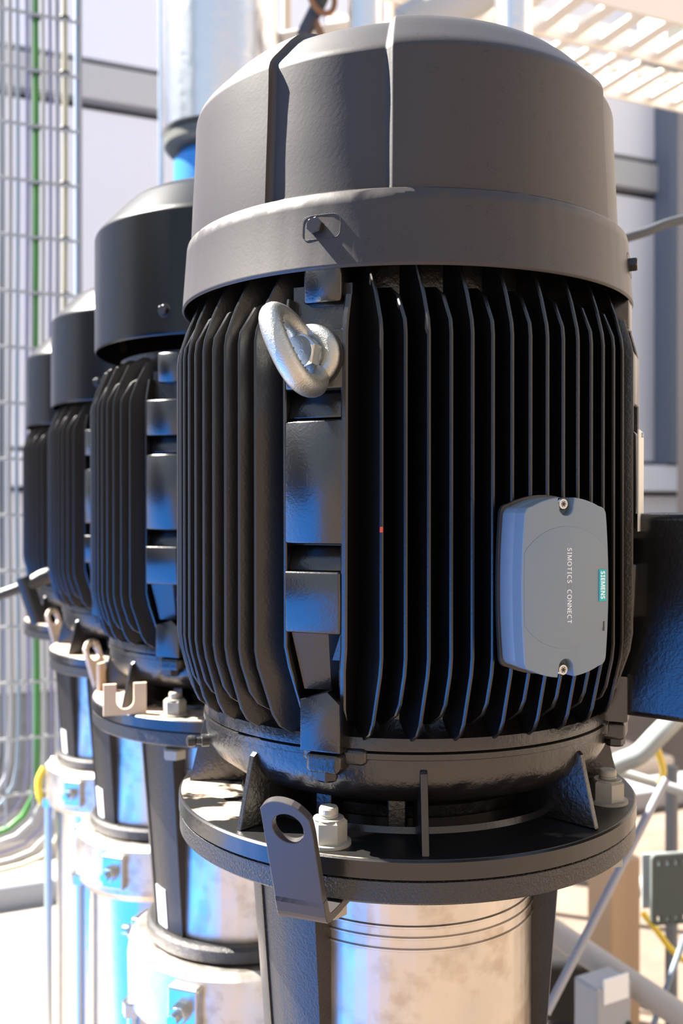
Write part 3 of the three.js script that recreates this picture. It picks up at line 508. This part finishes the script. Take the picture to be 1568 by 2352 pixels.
// ------------------------------------------------------------------ wire cable tray with cables on the left
const TB = 2.72;
{
  const t = thing('wire_cable_tray', 'upright galvanised wire mesh cable tray on the left', 'cable tray', bp(0, 0, TB), TURN);
  const u1 = onB(183, 1165, TB)[0], top = 3.3, y0 = EYE - 0.86;
  for (const u of [u1, u1 - 0.055, u1 - 0.125, u1 - 0.195, u1 - 0.265, u1 - 0.335, u1 - 0.405]) M('long_wire', rod([u, y0, 0], [u, top, 0], 0.0032), mat.galv, t);
  M('edge_strip', move(rbox(0.016, top - y0, 0.05, 0.003), u1 + 0.001, (top + y0) / 2, -0.03), mat.bluegrey, t);
  for (let k = 0; k < 20; k++) { const y = onB(90, 40 + 127 * k, TB)[1]; if (y < y0) break; M('cross_wire', rod([u1 - 0.45, y, 0.006], [u1, y, 0.006], 0.0045), mat.galv, t); }
  const cables = [[6, 13, mat.cablegrey, 'dark grey cable at the far left of the wire tray'], [24, 11, mat.cablelight, 'light grey cable second from the left in the wire tray'], [42, 9, mat.bluegrey, 'blue-grey cable left of the lilac cable in the tray'], [64, 8, mat.lilac, 'thin lilac cable just left of the green cable'], [84, 14, mat.green, 'green cable running down the wire tray'], [101, 9, mat.cablelight, 'light grey cable just right of the green cable'], [117, 7, mat.lilac, 'thin lilac cable right of the green cable'], [131, 8, mat.cablelight, 'light grey cable left of the cream cable'], [152, 13, mat.cablecream, 'cream insulated cable at the right side of the wire tray']];
  cables.forEach(([px, wpx, m, label], i) => {
    const u = onB(px, 1165, TB)[0], r = wpx / 2 / F * 2.65, dz = -0.02 - (i % 3) * 0.006, yb = EYE - 0.74 - i * 0.024;
    const c = solo('tray_cable', tube([[u, top, dz], [u + 0.003, 2.4, dz], [u - 0.002, 1.6, dz], [u, yb + 0.12, dz], [u - 0.012, yb + 0.03, dz], [u - 0.06, yb - 0.03, dz], [u - 0.18, yb - 0.055, dz], [u - 0.55, yb - 0.06, dz]], r, 60, 10), m, label, 'cable', 'cables in the wire tray'); c.position.set(...bp(0, 0, TB)); c.rotation.y = TURN;
  });
  for (let k = 0; k < 7; k++) for (const px of [84, 152]) { const [u, y] = onB(px, 38 + 127 * k, TB); const c = solo('cable_tie', new THREE.TorusGeometry(0.011, 0.004, 8, 18).rotateX(Math.PI / 2), mat.tie, ['topmost', 'second', 'third', 'fourth', 'fifth', 'sixth', 'seventh'][k] + ' black cable tie from the top round the ' + (px === 84 ? 'green' : 'cream') + ' cable', 'cable tie', px === 84 ? 'ties on the green cable' : 'ties on the cream cable'); const q = bp(u, y, TB + 0.016); c.position.set(...q); }
}
// ------------------------------------------------------------------ pipes and steel behind the motors
function upright(name, label, px0, px1, z, yTop, yBot, m, category = 'pipe', group) { const a = at(px0, HY, z), b = at(px1, HY, z), r = (b[0] - a[0]) / 2; const c = solo(name, cyl(r, yTop - yBot, 48), m, label, category, group); c.position.set((a[0] + b[0]) / 2, (yTop + yBot) / 2, a[2]); return c; }
const Y = (py, z) => EYE + (HY - py) / F * z;
{
  const d = thing('stainless_duct', 'wide shiny stainless duct rising behind the second motor', 'duct', [at(506, HY, 3.1)[0], 0, CZ - 3.1]);
  const r = 131 / F * 3.1;
  M('duct_wall', lathe([[r * 0.9, Y(322, 3.1)], [r, Y(318, 3.1)], [r, Y(-120, 3.1)], [r + 0.008, Y(-124, 3.1)], [r, Y(-128, 3.1)], [r, 4.6]], 72), mat.duct, d);
  M('collar', lathe([[0.05, Y(362, 3.1)], [r * 0.9, Y(358, 3.1)], [r * 0.96, Y(350, 3.1)], [r * 0.96, Y(330, 3.1)], [r * 0.88, Y(322, 3.1)]], 64), mat.valvegreen, d);
  M('drain_body', lathe([[0.001, 0.2], [r * 0.8, 0.2], [r * 0.8, Y(380, 3.1)], [r * 0.7, Y(362, 3.1)]], 48), mat.valveblue, d);
  upright('slim_post', 'slim grey post left of the shiny stainless duct', 364, 377, 3.4, 4.6, 0, mat.bluegrey, 'post');
  upright('steel_pipe', 'blue-grey upright pipe above the cowl, left of the sloping pipe', 800, 880, 2.9, 4.2, 0, mat.duct);
  upright('tan_pipe', 'tan upright pipe above the cowl beside the blue-grey pipe', 886, 942, 4.1, 5.0, 0, mat.tan);
  upright('bright_pipe', 'bright upright steel pipe above the right shoulder of the cowl', 1135, 1220, 2.6, 3.9, 0, mat.duct);
  upright('brown_post', 'brownish upright post right of the stainless duct', 648, 668, 3.9, 4.8, 0, plain(0.45, 0.36, 0.27), 'post');
  const g = solo('sloping_pipe', rod(at(930, 72, 3.2), at(1180, -70, 3.2), 0.075, 24), mat.pipegrey, 'grey sloping pipe above the top of the cowl', 'pipe');
  const v = thing('hand_valve', 'rusty dark hand valve above the left shoulder of the cowl', 'valve', at(718, 40, 3.0)); M('body', rod([-0.03, -0.06, 0], [0.03, 0.06, 0], 0.022), mat.gap, v); M('wheel', new THREE.TorusGeometry(0.05, 0.009, 10, 28).rotateY(0.7).translate(0.03, 0.05, 0.02), mat.rust, v); M('stem', rod([0, 0, 0], [0.05, -0.11, 0.0], 0.012), mat.rust, v);
  solo('thin_pipe', rod(at(640, 95, 3.3), at(820, 60, 3.6), 0.025), plain(0.5, 0.48, 0.45), 'thin pale pipe crossing behind the rusty hand valve', 'pipe');
}
// cable ladders above on the right
function ladder(name, label, b, y, u0, u1, width, rungs, railH = 0.07) {
  const t = thing(name, label, 'cable tray', bp(u0, y, b), TURN, 'cable ladders overhead'), l = u1 - u0;
  M('rail', move(rbox(l, railH, 0.02, 0.004), l / 2, 0, 0), mat.tray, t); M('rail', move(rbox(l, railH, 0.02, 0.004), l / 2, 0, -width), mat.tray, t);
  for (let k = 0; k < rungs; k++) M('rung', move(rbox(0.06, 0.022, width, 0.004), (k + 0.5) / rungs * l, -railH / 2 + 0.02, -width / 2), mat.tray, t);
}
{
  const place = (py, b) => { const [u, y] = onB(1223, py, b); return [u, y]; };
  let [u, y] = place(52, 3.9); ladder('cable_ladder', 'middle overhead cable ladder at the upper right, widest white side rail', 3.9, y, u - 0.9, u + 4.2, 0.42, 30, 0.13);
  [u, y] = place(-60, 3.0); ladder('cable_ladder', 'topmost overhead cable ladder in the upper right corner', 3.0, y, u - 0.9, u + 4.2, 0.30, 34, 0.11);
  [u, y] = place(108, 4.6); ladder('cable_ladder', 'lowest overhead cable ladder at the upper right, below the others', 4.6, y, u + 0.1, u + 4.5, 0.3, 22, 0.05);
  const bx1 = solo('junction_box', rbox(0.32, 0.3, 0.2, 0.01), plain(0.36, 0.38, 0.36), 'grey-green box hanging under the topmost cable ladder at the right edge', 'box'); bx1.position.set(...at(1556, 72, 4.6)); bx1.rotation.y = TURN;
  solo('grey_hose', tube([at(1380, 566, 1.47), at(1440, 546, 1.5), at(1480, 534, 1.52), at(1530, 514, 1.55), at(1600, 498, 1.6)], 0.0075, 30), plain(0.045, 0.05, 0.06), 'thin grey hose running right from the cowl band', 'hose');
}
// clutter at the lower right
{
  solo('bent_conduit', tube([at(1330, 1800, 1.75), at(1425, 1752, 1.75), at(1465, 1735, 1.75), at(1510, 1690, 1.76), at(1560, 1640, 1.8), at(1640, 1560, 1.9)], 0.019, 50, 18), plain(0.30, 0.33, 0.32, 0.4, 0.3), 'pale bent conduit below the terminal box', 'conduit');
  solo('rail_pipe', rod(at(1380, 1762, 2.3), at(1660, 1846, 2.3), 0.012), mat.galvpaint, 'thin pale rail crossing just above the dark plate', 'rail');
  solo('slanting_rod', rod(at(1530, 1790, 1.42), at(1255, 2330, 1.32), 0.0062), plain(0.36, 0.37, 0.40, 0.4, 0.2), 'long pale rod slanting down beside the front pump', 'rod');
  const pl = thing('dark_plate', 'dark grey-green slotted plate at the right edge', 'plate', at(1545, 2040, 1.9), TURN * 0.4);
  const s = new THREE.Shape(); const W = 0.048, H = 0.07, c = 0.012; s.moveTo(-W + c, -H); s.lineTo(0.12, -H); s.lineTo(0.12, H); s.lineTo(-W + c, H); s.quadraticCurveTo(-W, H, -W, H - c); s.lineTo(-W, -H + c); s.quadraticCurveTo(-W, -H, -W + c, -H);
  for (const y of [H - 0.018, -H + 0.012]) for (let k = 0; k < 7; k++) { const x = -W + 0.012 + k * 0.0185, hh = new THREE.Path(); hh.moveTo(x, y - 0.006); hh.lineTo(x, y + 0.006); hh.lineTo(x + 0.007, y + 0.006); hh.lineTo(x + 0.007, y - 0.006); hh.closePath(); s.holes.push(hh); }
  M('sheet', extrude(s, 0.008, 0.001, 1), mat.darkplate, pl); M('back_sheet', move(rbox(0.15, 0.11, 0.006), 0.03, 0, -0.04), mat.galvpaint, pl);
  solo('thick_pipe', rod(at(1180, 2080, 1.9), at(1660, 2400, 1.75), 0.024, 20), plain(0.40, 0.385, 0.36, 0.5), 'thick pale pipe slanting down right at the lower right', 'pipe');
  const wb = thing('white_box', 'white and grey instrument box under the thick pale pipe', 'box', at(1385, 2310, 1.75), 0.5); M('body', rbox(0.085, 0.10, 0.06, 0.006), plain(0.36, 0.38, 0.40, 0.5), wb); M('label_sheet', move(rbox(0.06, 0.045, 0.004, 0.001), 0.002, 0.042, 0.031), mat.white, wb); M('screw', move(cyl(0.006, 0.006, 16).rotateX(Math.PI / 2), 0.033, -0.03, 0.032), mat.gap, wb);
  const tp = solo('tan_column', rbox(0.10, 0.56, 0.1, 0.006), mat.tan, 'short tan column behind the slanting rod', 'column'); { const q = at(1410, 2200, 2.6); tp.position.set(q[0], 0.28, q[2]); tp.rotation.y = TURN; }
  const db = solo('dark_motor_block', rbox(0.14, 0.16, 0.12, 0.02), mat.blackbolt, 'dark block on the floor behind the front pump column', 'block'); { const q = at(1300, 2260, 2.4); db.position.set(...q); }
  const sup = solo('support_foot', rbox(0.16, Math.max(0.05, db.position.y - 0.08), 0.14, 0.01), mat.kerbgrey, 'grey foot under the dark block behind the front pump', 'support'); sup.position.set(db.position.x, (db.position.y - 0.08) / 2, db.position.z);
  solo('yellow_tag', tube([local(3, 0.156, -72, -0.575), local(3, 0.168, -70, -0.60), local(3, 0.166, -66, -0.635), local(3, 0.160, -64, -0.65)], 0.008, 20), mat.yellow, 'yellow tag strip hanging on the farthest pump head', 'tag');
  solo('yellow_cable', tube([at(1478, 2100, 2.2), at(1510, 2140, 2.2), at(1545, 2185, 2.2), at(1600, 2230, 2.2)], 0.007, 30), mat.yellow, 'yellow cable below the dark slotted plate', 'cable');
  solo('yellow_cable', tube([at(1500, 1690, 1.80), at(1512, 1728, 1.86), at(1524, 1768, 1.98), at(1516, 1798, 2.26)], 0.007, 30), mat.yellow, 'yellow cable hanging beside the bent conduit', 'cable');
  solo('thin_tube', rod(at(1575, 2150, 1.9), at(1480, 2420, 1.85), 0.006), mat.bluegrey, 'thin blue-grey tube below the dark plate at the lower right', 'tube');
  solo('grey_post', rod(at(1543, 1760, 2.5), [at(1543, 1760, 2.5)[0], 0, CZ - 2.5], 0.016), plain(0.16, 0.17, 0.18), 'dark post rising behind the slotted plate', 'post');
  solo('floor_pipe', rod(at(1220, 1960, 3.0), at(1700, 2110, 2.8), 0.03), plain(0.42, 0.40, 0.37, 0.5), 'pale pipe behind the slanting rod at mid height', 'pipe');
}
renderer.render(scene, camera);
